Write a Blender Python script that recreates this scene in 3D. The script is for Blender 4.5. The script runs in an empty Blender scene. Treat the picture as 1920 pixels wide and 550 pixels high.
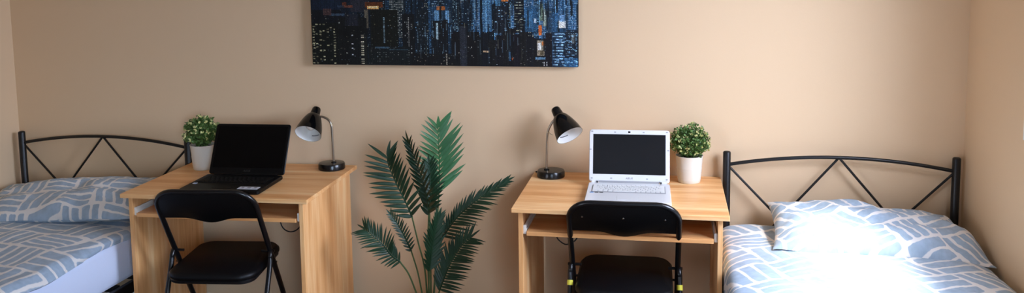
import bpy, bmesh, math, random
import numpy as np
from mathutils import Vector, Matrix, Euler, noise
C = bpy.context.scene.collection
R = math.radians
random.seed(7)

# ------------------------------------------------------------------ helpers
def lin(c):
    f = lambda v: v / 12.92 if v <= 0.04045 else ((v + 0.055) / 1.055) ** 2.4
    return tuple(f(v / 255.0) for v in c[:3]) + (1.0,)

class MB:
    """collects vertices and faces; build() links them as one mesh object"""
    def __init__(s):
        s.v = []; s.f = []; s.m = []; s.uv = {}
    def add(s, vs, fs, m=0):
        o = len(s.v); s.v += [tuple(v) for v in vs]
        for f in fs: s.f.append(tuple(i + o for i in f)); s.m.append(m)
        return o
    def box(s, c, d, m=0, M=None):
        x, y, z = (d[0] / 2, d[1] / 2, d[2] / 2)
        vs = [Vector((sx * x, sy * y, sz * z)) for sz in (-1, 1) for sy in (-1, 1) for sx in (-1, 1)]
        if M: vs = [M @ v for v in vs]
        vs = [v + Vector(c) for v in vs]
        s.add(vs, [(0, 2, 3, 1), (4, 5, 7, 6), (0, 1, 5, 4), (2, 6, 7, 3), (0, 4, 6, 2), (1, 3, 7, 5)], m)
    def rbox(s, c, d, r, n=5, m=0, M=None, bev=0.0):
        """box with rounded vertical corners (in local xy), optional edge bevel"""
        pts = rrect(d[0], d[1], r, n)
        zs = [(-d[2] / 2, bev), (-d[2] / 2 + bev, 0), (d[2] / 2 - bev, 0), (d[2] / 2, bev)] if bev else [(-d[2] / 2, 0), (d[2] / 2, 0)]
        rings = []
        for z, ins in zs:
            p = rrect(d[0] - 2 * ins, d[1] - 2 * ins, max(r - ins, .0005), n)
            rings.append([Vector((a, b, z)) for a, b in p])
        k = len(pts); vs = [v for rg in rings for v in rg]
        if M: vs = [M @ v for v in vs]
        vs = [v + Vector(c) for v in vs]
        fs = [tuple(reversed(range(k))), tuple(range((len(rings) - 1) * k, len(rings) * k))]
        for i in range(len(rings) - 1):
            for j in range(k):
                a = i * k + j; b = i * k + (j + 1) % k
                fs.append((a, b, b + k, a + k))
        s.add(vs, fs, m)
    def tube(s, pts, r, n=12, m=0, cap=True):
        pts = [Vector(p) for p in pts]
        rs = r if isinstance(r, (list, tuple)) else [r] * len(pts)
        T = []
        for i in range(len(pts)):
            a = pts[max(i - 1, 0)]; b = pts[min(i + 1, len(pts) - 1)]
            T.append((b - a).normalized())
        up = Vector((0, 0, 1)) if abs(T[0].z) < .9 else Vector((1, 0, 0))
        N = (up - T[0] * up.dot(T[0])).normalized()
        vs = []
        for i, p in enumerate(pts):
            N = (N - T[i] * N.dot(T[i])).normalized(); B = T[i].cross(N)
            for k in range(n):
                a = 2 * math.pi * k / n
                vs.append(p + (N * math.cos(a) + B * math.sin(a)) * rs[i])
        fs = []
        for i in range(len(pts) - 1):
            for k in range(n):
                a = i * n + k; b = i * n + (k + 1) % n
                fs.append((a, b, b + n, a + n))
        if cap:
            fs.append(tuple(reversed(range(n)))); fs.append(tuple(range((len(pts) - 1) * n, len(pts) * n)))
        s.add(vs, fs, m)
    def lathe(s, prof, n=40, m=0, M=None, capb=False, capt=False):
        vs = []
        for r, z in prof:
            for k in range(n):
                a = 2 * math.pi * k / n
                vs.append(Vector((r * math.cos(a), r * math.sin(a), z)))
        if M: vs = [M @ v for v in vs]
        fs = []
        for i in range(len(prof) - 1):
            for k in range(n):
                a = i * n + k; b = i * n + (k + 1) % n
                fs.append((a, b, b + n, a + n))
        if capb: fs.append(tuple(reversed(range(n))))
        if capt: fs.append(tuple(range((len(prof) - 1) * n, len(prof) * n)))
        s.add(vs, fs, m)
    def build(s, name, mats, parent=None, smooth=None, bevel=0.0, seg=2, sub=0, loc=None, uvs=None, solid=0.0):
        me = bpy.data.meshes.new(name)
        me.from_pydata(s.v, [], s.f)
        mats = mats if isinstance(mats, (list, tuple)) else [mats]
        for mt in mats: me.materials.append(mt)
        if len(mats) > 1: me.polygons.foreach_set('material_index', s.m)
        if uvs is not None:
            l = me.uv_layers.new(name='UVMap')
            arr = np.array(uvs, dtype=np.float32)
            idx = np.zeros(len(me.loops), dtype=np.int32); me.loops.foreach_get('vertex_index', idx)
            l.data.foreach_set('uv', arr[idx].ravel())
        if smooth is not None:
            me.polygons.foreach_set('use_smooth', [True] * len(me.polygons))
            me.set_sharp_from_angle(angle=R(smooth))
        me.update()
        o = bpy.data.objects.new(name, me); C.objects.link(o)
        if parent: o.parent = parent
        if loc: o.location = loc
        if solid:
            md = o.modifiers.new('thick', 'SOLIDIFY'); md.thickness = solid; md.offset = -1
        if bevel:
            md = o.modifiers.new('bev', 'BEVEL'); md.width = bevel; md.segments = seg; md.limit_method = 'ANGLE'; md.angle_limit = R(40)
            md.harden_normals = False
        if sub:
            md = o.modifiers.new('sub', 'SUBSURF'); md.levels = sub; md.render_levels = sub
        return o

def rrect(w, h, r, n=5):
    pts = []
    for cx, cy, a0 in ((w / 2 - r, h / 2 - r, 0), (-w / 2 + r, h / 2 - r, 90), (-w / 2 + r, -h / 2 + r, 180), (w / 2 - r, -h / 2 + r, 270)):
        for k in range(n + 1):
            a = R(a0 + 90 * k / n); pts.append((cx + r * math.cos(a), cy + r * math.sin(a)))
    return pts

def smoothpath(pts, n=8):
    """Catmull-Rom through the points"""
    P = [Vector(p) for p in pts]; P = [P[0] * 2 - P[1]] + P + [P[-1] * 2 - P[-2]]
    out = []
    for i in range(1, len(P) - 2):
        a, b, c, d = P[i - 1:i + 3]
        for k in range(n):
            t = k / n
            out.append(.5 * ((2 * b) + (c - a) * t + (2 * a - 5 * b + 4 * c - d) * t * t + (3 * b - a - 3 * c + d) * t ** 3))
    out.append(P[-2]); return out

def thing(name, label, cat, loc=(0, 0, 0), rot=0.0, group=None):
    o = bpy.data.objects.new(name, None); C.objects.link(o)
    o.location = loc; o.rotation_euler = (0, 0, rot); o.empty_display_size = .05
    return tag(o, label, cat, group)
def tag(o, label, cat, group=None):
    o['label'] = label; o['category'] = cat
    if group: o['group'] = group
    return o
def struct(o):
    o['kind'] = 'structure'; return o

def text_mesh(body, size, shear=0.0):
    cu = bpy.data.curves.new('txt', 'FONT'); cu.body = body; cu.size = size; cu.align_x = 'CENTER'; cu.align_y = 'CENTER'; cu.shear = shear
    cu.resolution_u = 2
    ob = bpy.data.objects.new('txt', cu); C.objects.link(ob)
    dg = bpy.context.evaluated_depsgraph_get(); dg.update()
    me = bpy.data.meshes.new_from_object(ob.evaluated_get(dg))
    vs = [v.co.copy() for v in me.vertices]; fs = [tuple(p.vertices) for p in me.polygons]
    bpy.data.objects.remove(ob); bpy.data.curves.remove(cu); bpy.data.meshes.remove(me)
    return vs, fs

# ------------------------------------------------------------------ materials
def newmat(name):
    m = bpy.data.materials.new(name); m.use_nodes = True
    nt = m.node_tree; b = nt.nodes['Principled BSDF']
    return m, nt, b
def mat(name, col, rough=.5, metal=0.0, spec=.5, bump=0.0, bscale=200.0, var=0.0, vscale=6.0, coat=0.0):
    m, nt, b = newmat(name)
    c = lin(col)
    b.inputs['Base Color'].default_value = c; b.inputs['Roughness'].default_value = rough
    b.inputs['Metallic'].default_value = metal; b.inputs['Specular IOR Level'].default_value = spec
    b.inputs['Coat Weight'].default_value = coat
    tc = nt.nodes.new('ShaderNodeTexCoord')
    if bump:
        n = nt.nodes.new('ShaderNodeTexNoise'); n.inputs['Scale'].default_value = bscale; n.inputs['Detail'].default_value = 3
        nt.links.new(tc.outputs['Object'], n.inputs['Vector'])
        bp = nt.nodes.new('ShaderNodeBump'); bp.inputs['Strength'].default_value = bump; bp.inputs['Distance'].default_value = .002
        nt.links.new(n.outputs['Fac'], bp.inputs['Height']); nt.links.new(bp.outputs['Normal'], b.inputs['Normal'])
    if var:
        n = nt.nodes.new('ShaderNodeTexNoise'); n.inputs['Scale'].default_value = vscale; n.inputs['Detail'].default_value = 4
        nt.links.new(tc.outputs['Object'], n.inputs['Vector'])
        r = nt.nodes.new('ShaderNodeValToRGB')
        r.color_ramp.elements[0].position = .3; r.color_ramp.elements[1].position = .7
        r.color_ramp.elements[0].color = tuple(v * (1 - var) for v in c[:3]) + (1,)
        r.color_ramp.elements[1].color = tuple(min(1, v * (1 + var)) for v in c[:3]) + (1,)
        nt.links.new(n.outputs['Fac'], r.inputs['Fac']); nt.links.new(r.outputs['Color'], b.inputs['Base Color'])
    return m

def wood(name, axis, c0, c1, c2):
    m, nt, b = newmat(name)
    tc = nt.nodes.new('ShaderNodeTexCoord'); mp = nt.nodes.new('ShaderNodeMapping')
    sc = [16.0, 16.0, 16.0]; sc[axis] = .9
    mp.inputs['Scale'].default_value = sc
    nt.links.new(tc.outputs['Object'], mp.inputs['Vector'])
    n1 = nt.nodes.new('ShaderNodeTexNoise'); n1.inputs['Scale'].default_value = 1.0; n1.inputs['Detail'].default_value = 2; n1.inputs['Roughness'].default_value = .55
    n2 = nt.nodes.new('ShaderNodeTexNoise'); n2.inputs['Scale'].default_value = 7.0; n2.inputs['Detail'].default_value = 4
    for n in (n1, n2): nt.links.new(mp.outputs['Vector'], n.inputs['Vector'])
    mx = nt.nodes.new('ShaderNodeMath'); mx.operation = 'MULTIPLY_ADD'; mx.inputs[1].default_value = .35
    nt.links.new(n2.outputs['Fac'], mx.inputs[0])
    m2 = nt.nodes.new('ShaderNodeMath'); m2.operation = 'MULTIPLY'; m2.inputs[1].default_value = .65
    nt.links.new(n1.outputs['Fac'], m2.inputs[0]); nt.links.new(m2.outputs[0], mx.inputs[2])
    r = nt.nodes.new('ShaderNodeValToRGB'); e = r.color_ramp.elements
    e[0].position = .36; e[0].color = lin(c0); e[1].position = .64; e[1].color = lin(c2)
    k = e.new(.5); k.color = lin(c1)
    nt.links.new(mx.outputs[0], r.inputs['Fac']); nt.links.new(r.outputs['Color'], b.inputs['Base Color'])
    b.inputs['Roughness'].default_value = .42; b.inputs['Specular IOR Level'].default_value = .4
    return m

def fabric_pattern(name, base, stroke, off=(0, 0), rot=0.0, B=.15):
    """pale cloth printed with blocks of blue brush strokes laid in basket weave"""
    m, nt, b = newmat(name)
    N = nt.nodes; L = nt.links
    def val(x):
        return x
    def mth(op, a, bb=None, c=None):
        n = N.new('ShaderNodeMath'); n.operation = op
        for i, x in enumerate((a, bb, c)):
            if x is None: continue
            if isinstance(x, (int, float)): n.inputs[i].default_value = x
            else: L.new(x, n.inputs[i])
        return n.outputs[0]
    uv = N.new('ShaderNodeUVMap'); uv.uv_map = 'UVMap'
    mp = N.new('ShaderNodeMapping'); mp.inputs['Rotation'].default_value = (0, 0, rot); mp.inputs['Location'].default_value = (off[0], off[1], 0)
    L.new(uv.outputs['UV'], mp.inputs['Vector'])
    def warp(vec, scale, amp, seed):
        n = N.new('ShaderNodeTexNoise'); n.inputs['Scale'].default_value = scale; n.inputs['Detail'].default_value = 1
        ad = N.new('ShaderNodeVectorMath'); ad.operation = 'ADD'; ad.inputs[1].default_value = (seed, seed * 1.7, seed * .3)
        L.new(vec, ad.inputs[0]); L.new(ad.outputs[0], n.inputs['Vector'])
        s = N.new('ShaderNodeVectorMath'); s.operation = 'SUBTRACT'; s.inputs[1].default_value = (.5, .5, .5); L.new(n.outputs['Color'], s.inputs[0])
        k = N.new('ShaderNodeVectorMath'); k.operation = 'SCALE'; k.inputs['Scale'].default_value = amp; L.new(s.outputs[0], k.inputs[0])
        a = N.new('ShaderNodeVectorMath'); a.operation = 'ADD'; L.new(vec, a.inputs[0]); L.new(k.outputs[0], a.inputs[1])
        return a.outputs[0]
    v = warp(mp.outputs['Vector'], 4.5, .05, 3.1)
    v = warp(v, 60.0, .006, 9.7)
    sp = N.new('ShaderNodeSeparateXYZ'); L.new(v, sp.inputs[0])
    X = mth('DIVIDE', sp.outputs[0], B); Y = mth('DIVIDE', sp.outputs[1], B * .92)
    j = mth('FLOOR', Y)
    Xs = mth('ADD', X, mth('MULTIPLY', mth('FRACT', mth('MULTIPLY', mth('SINE', mth('MULTIPLY', j, 12.9898)), 43.7)), .35))
    i = mth('FLOOR', Xs)
    p = mth('FRACT', Xs); q = mth('FRACT', Y)
    par = mth('MODULO', mth('ABSOLUTE', mth('ADD', i, j)), 2.0)
    par = mth('GREATER_THAN', par, .5)
    h = mth('FRACT', mth('ABSOLUTE', mth('MULTIPLY', mth('SINE', mth('ADD', mth('MULTIPLY', i, 12.9898), mth('MULTIPLY', j, 78.233))), 437.5)))
    inv = mth('SUBTRACT', 1.0, par)
    # along / across coordinates of the strokes in this block
    across = mth('ADD', mth('MULTIPLY', p, par), mth('MULTIPLY', q, inv))
    along = mth('ADD', mth('MULTIPLY', q, par), mth('MULTIPLY', p, inv))
    # slight slant of the strokes
    across = mth('ADD', across, mth('MULTIPLY', mth('SUBTRACT', along, .5), mth('MULTIPLY', mth('SUBTRACT', h, .5), .35)))
    n_ = mth('ADD', 3.0, mth('GREATER_THAN', h, .62))
    s = mth('MULTIPLY', across, n_)
    sf = mth('FRACT', s)
    dS = mth('DIVIDE', mth('MINIMUM', sf, mth('SUBTRACT', 1.0, sf)), n_)      # distance to stroke edge, in blocks
    dE = mth('MINIMUM', along, mth('SUBTRACT', 1.0, along))
    dA = mth('MINIMUM', across, mth('SUBTRACT', 1.0, across))
    def step(d, t, w):
        n = N.new('ShaderNodeMapRange'); n.interpolation_type = 'SMOOTHSTEP'
        n.inputs['From Min'].default_value = t - w; n.inputs['From Max'].default_value = t + w
        L.new(d, n.inputs['Value']); return n.outputs['Result']
    # rounded ends: combine the two distances
    a1 = mth('MAXIMUM', mth('SUBTRACT', .078, dS), 0.0); a2 = mth('MAXIMUM', mth('SUBTRACT', .10, dE), 0.0)
    rr = mth('SQRT', mth('ADD', mth('MULTIPLY', a1, a1), mth('MULTIPLY', a2, a2)))
    mask = mth('SUBTRACT', 1.0, step(rr, .042, .010))
    mask = mth('MULTIPLY', mask, step(dA, .035, .012))
    # faint dry-brush tone inside the strokes
    nz = N.new('ShaderNodeTexNoise'); nz.inputs['Scale'].default_value = 35; nz.inputs['Detail'].default_value = 3; L.new(mp.outputs['Vector'], nz.inputs['Vector'])
    cr = N.new('ShaderNodeValToRGB'); st = lin(stroke)
    cr.color_ramp.elements[0].position = .3; cr.color_ramp.elements[1].position = .75
    cr.color_ramp.elements[0].color = tuple(x * .9 for x in st[:3]) + (1,); cr.color_ramp.elements[1].color = tuple(x * 1.12 for x in st[:3]) + (1,)
    L.new(nz.outputs['Fac'], cr.inputs['Fac'])
    mx = N.new('ShaderNodeMix'); mx.data_type = 'RGBA'
    L.new(mask, mx.inputs[0]); mx.inputs[6].default_value = lin(base); L.new(cr.outputs['Color'], mx.inputs[7])
    L.new(mx.outputs[2], b.inputs['Base Color'])
    b.inputs['Roughness'].default_value = .85; b.inputs['Specular IOR Level'].default_value = .2
    b.inputs['Sheen Weight'].default_value = .1
    bn = N.new('ShaderNodeTexNoise'); bn.inputs['Scale'].default_value = 900; L.new(mp.outputs['Vector'], bn.inputs['Vector'])
    bp = N.new('ShaderNodeBump'); bp.inputs['Strength'].default_value = .15; bp.inputs['Distance'].default_value = .001
    L.new(bn.outputs['Fac'], bp.inputs['Height']); L.new(bp.outputs['Normal'], b.inputs['Normal'])
    return m

M = {}
M['wall'] = mat('wall_paint', (227, 197, 160), .75, spec=.25, bump=.12, bscale=160)
M['ceiling'] = mat('ceiling_paint', (238, 234, 226), .9, spec=.1)
M['floor'] = wood('floor_laminate', 0, (92, 66, 44), (110, 80, 54), (128, 96, 66))
M['trimwhite'] = mat('white_gloss_paint', (236, 234, 228), .4)
WC = ((224, 156, 94), (240, 180, 118), (250, 206, 150))
M['woodx'] = wood('beech_laminate_lengthwise', 0, *WC)
M['woodz'] = wood('beech_laminate_upright', 2, *WC)
M['railwhite'] = mat('white_metal_rail', (228, 226, 218), .35)
M['blackpaint'] = mat('black_enamel', (14, 14, 16), .28, spec=.5)
M['bedblack'] = mat('black_bed_metal', (13, 13, 15), .4, spec=.45)
M['vinyl'] = mat('black_vinyl', (9, 9, 11), .45, spec=.25, bump=.15, bscale=500)
M['rubber'] = mat('black_rubber', (10, 10, 10), .7, spec=.2)
M['screw'] = mat('steel_screw', (190, 190, 190), .25, metal=1.0)
M['tape'] = mat('yellow_tape', (226, 214, 70), .5)
M['chrome'] = mat('brushed_chrome', (176, 166, 150), .28, metal=1.0)
M['lampblack'] = mat('gloss_black_plastic', (6, 6, 7), .10, spec=.35)
M['lampbase'] = mat('satin_black_plastic', (10, 10, 11), .25, spec=.5)
M['lampwhite'] = mat('white_enamel_lining', (236, 236, 232), .4)
M['bulb'] = mat('white_bulb_glass', (240, 240, 236), .2)
M['tie'] = mat('cream_cable_tie', (214, 196, 160), .5)
M['grey'] = mat('grey_print', (120, 120, 122), .6)
M['pot'] = mat('white_ceramic', (228, 222, 208), .32, spec=.5)
M['soil'] = mat('dark_soil', (34, 28, 20), .95)
M['leaf'] = mat('boxwood_leaf', (84, 116, 54), .5, var=.35, vscale=60)
M['leafpale'] = mat('pale_yellow_tips', (222, 218, 150), .55, var=.2, vscale=80)
M['twig'] = mat('green_twig', (70, 84, 44), .7)
M['palm'] = mat('palm_leaf', (24, 54, 32), .42, spec=.45, var=.22, vscale=14)
M['palmpale'] = mat('paler_palm_leaf', (50, 98, 58), .42, spec=.4, var=.2, vscale=14)  # paler green than the other fronds, used on F1 only
M['palmstem'] = mat('palm_stem', (76, 98, 58), .5, var=.2, vscale=30)
M['palmpot'] = mat('black_nursery_pot', (24, 24, 24), .5)
M['lapblack'] = mat('matt_black_plastic', (6, 6, 7), .42, spec=.2)
M['screen'] = mat('dark_glossy_screen', (4, 4, 5), .12, spec=.2)
M['screenmatt'] = mat('dark_matt_screen', (17, 17, 19), .38, spec=.25)
M['keyblack'] = mat('black_keycap', (9, 9, 10), .5, spec=.2)
M['keymark'] = mat('grey_key_letter', (96, 98, 102), .6)
M['logogrey'] = mat('dim_grey_letters', (58, 58, 56), .4)
M['lapwhite'] = mat('gloss_white_plastic', (222, 222, 222), .25, spec=.5)
M['keywhite'] = mat('white_keycap', (224, 224, 222), .4)
M['keydark'] = mat('dark_key_letter', (40, 40, 44), .6)
M['silver'] = mat('silver_letters', (84, 84, 88), .4)
M['bumper'] = mat('pale_grey_rubber', (150, 150, 152), .6)
M['paperlabel'] = mat('white_paper_label', (206, 208, 216), .6)
M['blueprint'] = mat('blue_print', (66, 128, 190), .5)
M['sheet'] = mat('white_sheet', (216, 226, 248), .85, spec=.15, bump=.2, bscale=40)
M['duvet'] = fabric_pattern('block_stroke_print', (232, 229, 226), (162, 181, 199), (0, 0), R(8), .20)
M['duvet_b'] = fabric_pattern('block_stroke_print_turned', (232, 229, 226), (162, 181, 199), (.31, .17), R(-28), .18)
M['pillowcase'] = fabric_pattern('block_stroke_pillowcase', (232, 229, 226), (162, 181, 199), (.07, .4), R(-4), .19)
M['pillowcase_b'] = fabric_pattern('block_stroke_pillowcase_turned', (232, 229, 226), (162, 181, 199), (.55, .22), R(-32), .175)
M['cable'] = mat('black_cable', (10, 10, 10), .5)
M['canvasedge'] = mat('dark_canvas_edge', (20, 24, 28), .7)

# ------------------------------------------------------------------ camera
f_px = 1615.7
cam_d = bpy.data.cameras.new('camera'); cam = bpy.data.objects.new('camera', cam_d); C.objects.link(cam)
cam_d.sensor_width = 36; cam_d.sensor_fit = 'HORIZONTAL'; cam_d.lens = 36 * f_px / 1920
cam_d.shift_y = -(275 - 107.1) / 1920
cam_d.clip_start = .02
r = Vector((0.98211098, 0.18790371, -0.0122563)); d = Vector((0.00843905, -0.10894405, -0.99401206)); fw = Vector((-0.1881138, 0.97612673, -0.10858088))
mw = Matrix.Identity(4)
for i in range(3):
    mw[i][0] = r[i]; mw[i][1] = -d[i]; mw[i][2] = -fw[i]
mw.translation = Vector((0, -3.8381, 1.6863))
cam.matrix_world = mw
bpy.context.scene.camera = cam

# ------------------------------------------------------------------ room
XL, XR, YB, YF, H = -3.344, 1.184, 0.0, -4.35, 2.45
WY0, WY1, WZ0, WZ1 = -1.8, -.73, 1.14, 2.14
def slab(name, c, dd, m):
    b = MB(); b.box(c, dd); return struct(b.build(name, m))
slab('wall_back', ((XL + XR) / 2, .06, H / 2), (XR - XL + .24, .12, H), M['wall'])
slab('wall_left', (XL - .06, YF / 2, H / 2), (.12, -YF, H), M['wall'])
# wall behind the camera, window and door openings added for the fill lights
FX0, FX1, FZ0, FZ1 = 0.0, 1.0, .75, 1.97
DX0, DX1, DZ1 = -2.92, -2.08, 2.08
b = MB()
for x0, x1, z0, z1 in ((XL - .12, DX0, 0, H), (DX0, DX1, DZ1, H), (DX1, FX0, 0, H), (FX0, FX1, 0, FZ0), (FX0, FX1, FZ1, H), (FX1, XR + .12, 0, H)):
    b.box(((x0 + x1) / 2, YF - .06, (z0 + z1) / 2), (x1 - x0, .12, z1 - z0))
struct(b.build('wall_front', M['wall']))
b = MB()
b.box((XR + .06, (YF + WY0) / 2, H / 2), (.12, WY0 - YF, H))
b.box((XR + .06, WY1 / 2, H / 2), (.12, -WY1, H))
b.box((XR + .06, (WY0 + WY1) / 2, WZ0 / 2), (.12, WY1 - WY0, WZ0))
b.box((XR + .06, (WY0 + WY1) / 2, (WZ1 + H) / 2), (.12, WY1 - WY0, H - WZ1))
struct(b.build('wall_right', M['wall']))
slab('floor', ((XL + XR) / 2, YF / 2, -.05), (XR - XL + .24, -YF + .24, .1), M['floor'])
slab('ceiling', ((XL + XR) / 2, YF / 2, H + .05), (XR - XL + .24, -YF + .24, .1), M['ceiling'])
bb = .045
slab('baseboard_back', ((XL + XR) / 2, -.007, bb / 2), (XR - XL - .03, .014, bb), M['trimwhite'])
slab('baseboard_left', (XL + .007, YF / 2, bb / 2), (.014, -YF - .03, bb), M['trimwhite'])
slab('baseboard_right', (XR - .007, YF / 2, bb / 2), (.014, -YF - .03, bb), M['trimwhite'])
# window in the right wall, just outside the frame of the photograph
b = MB(); cy, cz, ww, wh = (WY0 + WY1) / 2, (WZ0 + WZ1) / 2, WY1 - WY0, WZ1 - WZ0
for yy in (WY0 + .02, WY1 - .02): b.box((XR + .06, yy, cz), (.07, .04, wh))
for zz in (WZ0 + .02, WZ1 - .02): b.box((XR + .06, cy, zz), (.07, ww - .08, .04))
b.box((XR + .06, cy, cz), (.05, .035, wh - .08))
win = struct(b.build('window_1', M['trimwhite'], bevel=.003))
b = MB()
t = .08
for yy in (WY0 - t / 2, WY1 + t / 2): b.box((XR - .008, yy, cz), (.016, t, wh + 2 * t))
for zz in (WZ0 - t / 2, WZ1 + t / 2): b.box((XR - .008, cy, zz), (.016, ww, t))
struct(b.build('trim_1', M['trimwhite'], bevel=.003))
gm = bpy.data.materials.new('window_glass'); gm.use_nodes = True; nt = gm.node_tree; nt.nodes.clear()
o_ = nt.nodes.new('ShaderNodeOutputMaterial'); mx = nt.nodes.new('ShaderNodeMixShader'); mx.inputs[0].default_value = .06
tr = nt.nodes.new('ShaderNodeBsdfTransparent'); gl = nt.nodes.new('ShaderNodeBsdfGlossy'); gl.inputs['Roughness'].default_value = .02
nt.links.new(tr.outputs[0], mx.inputs[1]); nt.links.new(gl.outputs[0], mx.inputs[2]); nt.links.new(mx.outputs[0], o_.inputs[0])
def glazed(name, x0, x1, z0, z1):
    b = MB(); cx = (x0 + x1) / 2; cz2 = (z0 + z1) / 2; w_, h_ = x1 - x0, z1 - z0
    for xx in (x0 + .03, x1 - .03): b.box((xx, YF - .06, cz2), (.06, .07, h_))
    for zz in (z0 + .03, z1 - .03): b.box((cx, YF - .06, zz), (w_ - .12, .07, .06))
    fr = struct(b.build(name, M['trimwhite'], bevel=.003))
    g = MB(); g.box((0, 0, 0), (w_ - .12, .006, h_ - .12)); g.build('glass_pane', gm, parent=fr, loc=(cx, YF - .085, cz2))
    return fr
glazed('added_window', FX0, FX1, FZ0, FZ1)  # unseen window, added to house the left bed fill
dr = glazed('added_door', DX0, DX1, 0, DZ1)  # unseen glazed door, added to house the right wall fill
b = MB(); b.tube([(DX1 - .03, YF - .022, 1.0), (DX1 - .03, YF + .015, 1.0), (DX1 - .15, YF + .015, 1.0)], .008, 10); b.build('door_handle', M['screw'], dr, smooth=50)
b = MB(); b.box((0, 0, 0), (.006, ww - .08, wh - .08))
gp = b.build('glass_pane', gm, parent=win, loc=(XR + .085, cy, cz))

# ------------------------------------------------------------------ canvas print (city at night)
CX0, CX1, CZ0, CH = -1.695, -.4335, 1.2195, .62
cv = thing('canvas_print', 'wide canvas print of a city skyline at night on the beige wall', 'wall art', ((CX0 + CX1) / 2, 0, CZ0))
W_ = CX1 - CX0; dep = .032
b = MB(); b.box((0, -dep / 2, CH / 2), (W_, dep - .002, CH)); b.build('stretched_edge', M['canvasedge'], cv, bevel=.003)
PW, PH, Y0 = 498, 244, 122
img = np.zeros((PH, PW, 3))
rg = np.random.RandomState(11)
def px(x0, x1, y0, y1, c, a=1.0):
    x0, x1, y0, y1 = int(max(x0, 0)), int(min(x1, PW)), int(max(y0 + Y0, 0)), int(min(y1 + Y0, PH))
    if x1 > x0 and y1 > y0: img[y0:y1, x0:x1] = img[y0:y1, x0:x1] * (1 - a) + np.array(c) / 255. * a
def tower(x0, x1, yt, yb, base, win, dens, dx=4, dy=4, wx=2, wy=1, edge=True, jit=.35):
    px(x0, x1, yt, yb, base)
    if edge: px(x0, x0 + 1, yt, yb, [v * 1.5 + 5 for v in base], .6); px(x1 - 1, x1, yt, yb, [v * .5 for v in base], .8)
    for y in range(int(yt) + 2, int(yb) - 1, dy):
        for x in range(int(x0) + 1, int(x1) - wx, dx):
            if rg.rand() < dens:
                k = 1 - jit + rg.rand() * jit * 1.4
                px(x, x + wx, y, y + wy, [min(255, v * k) for v in win])
for y in range(-122, 122):                                   # night sky and far haze
    t = min(1, max(0, (y + 122) / 150)); px(0, PW, y, y + 1, (10 + 6 * t, 18 + 10 * t, 30 + 10 * t))
px(0, 60, -20, 36, (20, 32, 48)); px(0, 60, 20, 45, (14, 18, 24))
BL = [(86, 140, 180), (120, 172, 208), (170, 205, 226), (205, 200, 160), (150, 190, 200)]
for k in range(150):                                         # hazy blue far towers, denser to the right
    x = 70 + 428 * (rg.rand() ** .75); w = 6 + rg.rand() * 18; yt = -95 + rg.rand() * 125; t = x / 498
    bs = np.array((16, 26, 36)) * (1 - t) + np.array((30, 62, 88)) * t
    bs = bs * (.35 + rg.rand() * .8)
    tower(x, x + w, yt, 122, bs, BL[rg.randint(5)], .18 + .5 * rg.rand() * (.5 + t * .6), rg.choice([2, 3, 4]), rg.choice([2, 3, 4]), rg.choice([1, 2]), 1)
for k in range(16):                                          # lit facades, right half
    x = 300 + rg.rand() * 190; w = 8 + rg.rand() * 14; yt = -60 + rg.rand() * 90
    tower(x, x + w, yt, yt + 50 + rg.rand() * 40, (40, 84, 120), (180, 214, 236), .8, 2, 3, 1, 1)
    px(x, x + 1 + rg.randint(2), yt, yt + 50, (130, 180, 210), .8)
tower(152, 182, -40, 72, (22, 34, 40), (196, 206, 196), .75, 3, 3, 2, 1)      # bright tower with pale floors
px(62, 70, 6, 16, (90, 48, 30)); px(52, 90, 12, 16, (50, 70, 90), .6); px(36, 66, 27, 31, (96, 130, 160), .5)
px(24, 40, 18, 30, (70, 52, 50)); px(78, 112, -20, 24, (36, 38, 46)); px(66, 82, 12, 16, (130, 66, 36), .7)
px(106, 140, 6, 16, (92, 48, 22)); px(110, 132, 13, 19, (250, 178, 96)); px(112, 130, 14, 17, (255, 226, 170))
px(104, 112, 20, 54, (120, 108, 84), .7)
tower(0, 52, 44, 122, (15, 19, 17), (190, 190, 150), .30, 7, 6, 4, 2, jit=.6)
for x in (2, 15, 30, 43):
    for y in range(50, 118, 5):
        if rg.rand() < .6: px(x, x + 3 + rg.randint(3), y, y + 2, (200, 196, 150), .5 + .5 * rg.rand())
tower(52, 108, 34, 122, (16, 19, 20), (150, 160, 150), .10, 7, 7, 3, 2)
px(66, 92, 28, 60, (28, 32, 40)); px(52, 110, 56, 66, (12, 15, 15)); px(62, 100, 50, 72, (11, 14, 14))
px(100, 108, 68, 122, (24, 26, 24))
for y in range(66, 120, 4):
    if rg.rand() < .8: px(96, 102, y, y + 2, (222, 214, 180), .4 + .6 * rg.rand())
    if rg.rand() < .5: px(78, 81, y, y + 2, (200, 214, 220), .9)
tower(116, 168, 20, 92, (17, 19, 14), (120, 126, 96), .04, 6, 6, 2, 2)
for y in range(34, 80, 3): px(140, 143, y, y + 2, (160, 196, 214), .4 + .5 * rg.rand())
tower(176, 200, 28, 100, (16, 18, 20), (180, 190, 186), .12, 4, 4, 1, 2)
for y in range(34, 96, 3): px(188, 189, y, y + 2, (214, 218, 206), .85)
tower(204, 226, 20, 100, (20, 28, 34), (130, 160, 176), .25, 3, 4, 1, 2)
px(228, 262, 14, 60, (34, 70, 100), .6); px(242, 258, 14, 21, (176, 100, 44)); px(244, 254, 21, 44, (44, 70, 90)); px(238, 246, 22, 60, (110, 160, 196), .8)
px(258, 268, 22, 44, (130, 180, 216), .7)
tower(232, 262, 40, 110, (18, 22, 26), (110, 140, 160), .15, 4, 4, 2, 2)
px(240, 244, 44, 74, (190, 220, 226), .8); px(254, 262, 38, 70, (20, 20, 22))
for k in range(26):
    x = 205 + rg.rand() * 90; y = 40 + rg.rand() * 60; px(x, x + 1, y, y + 6 + rg.rand() * 12, (150, 196, 220), .5)
tower(268, 320, 60, 122, (15, 15, 17), (150, 150, 140), .06, 6, 5, 2, 2)
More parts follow.
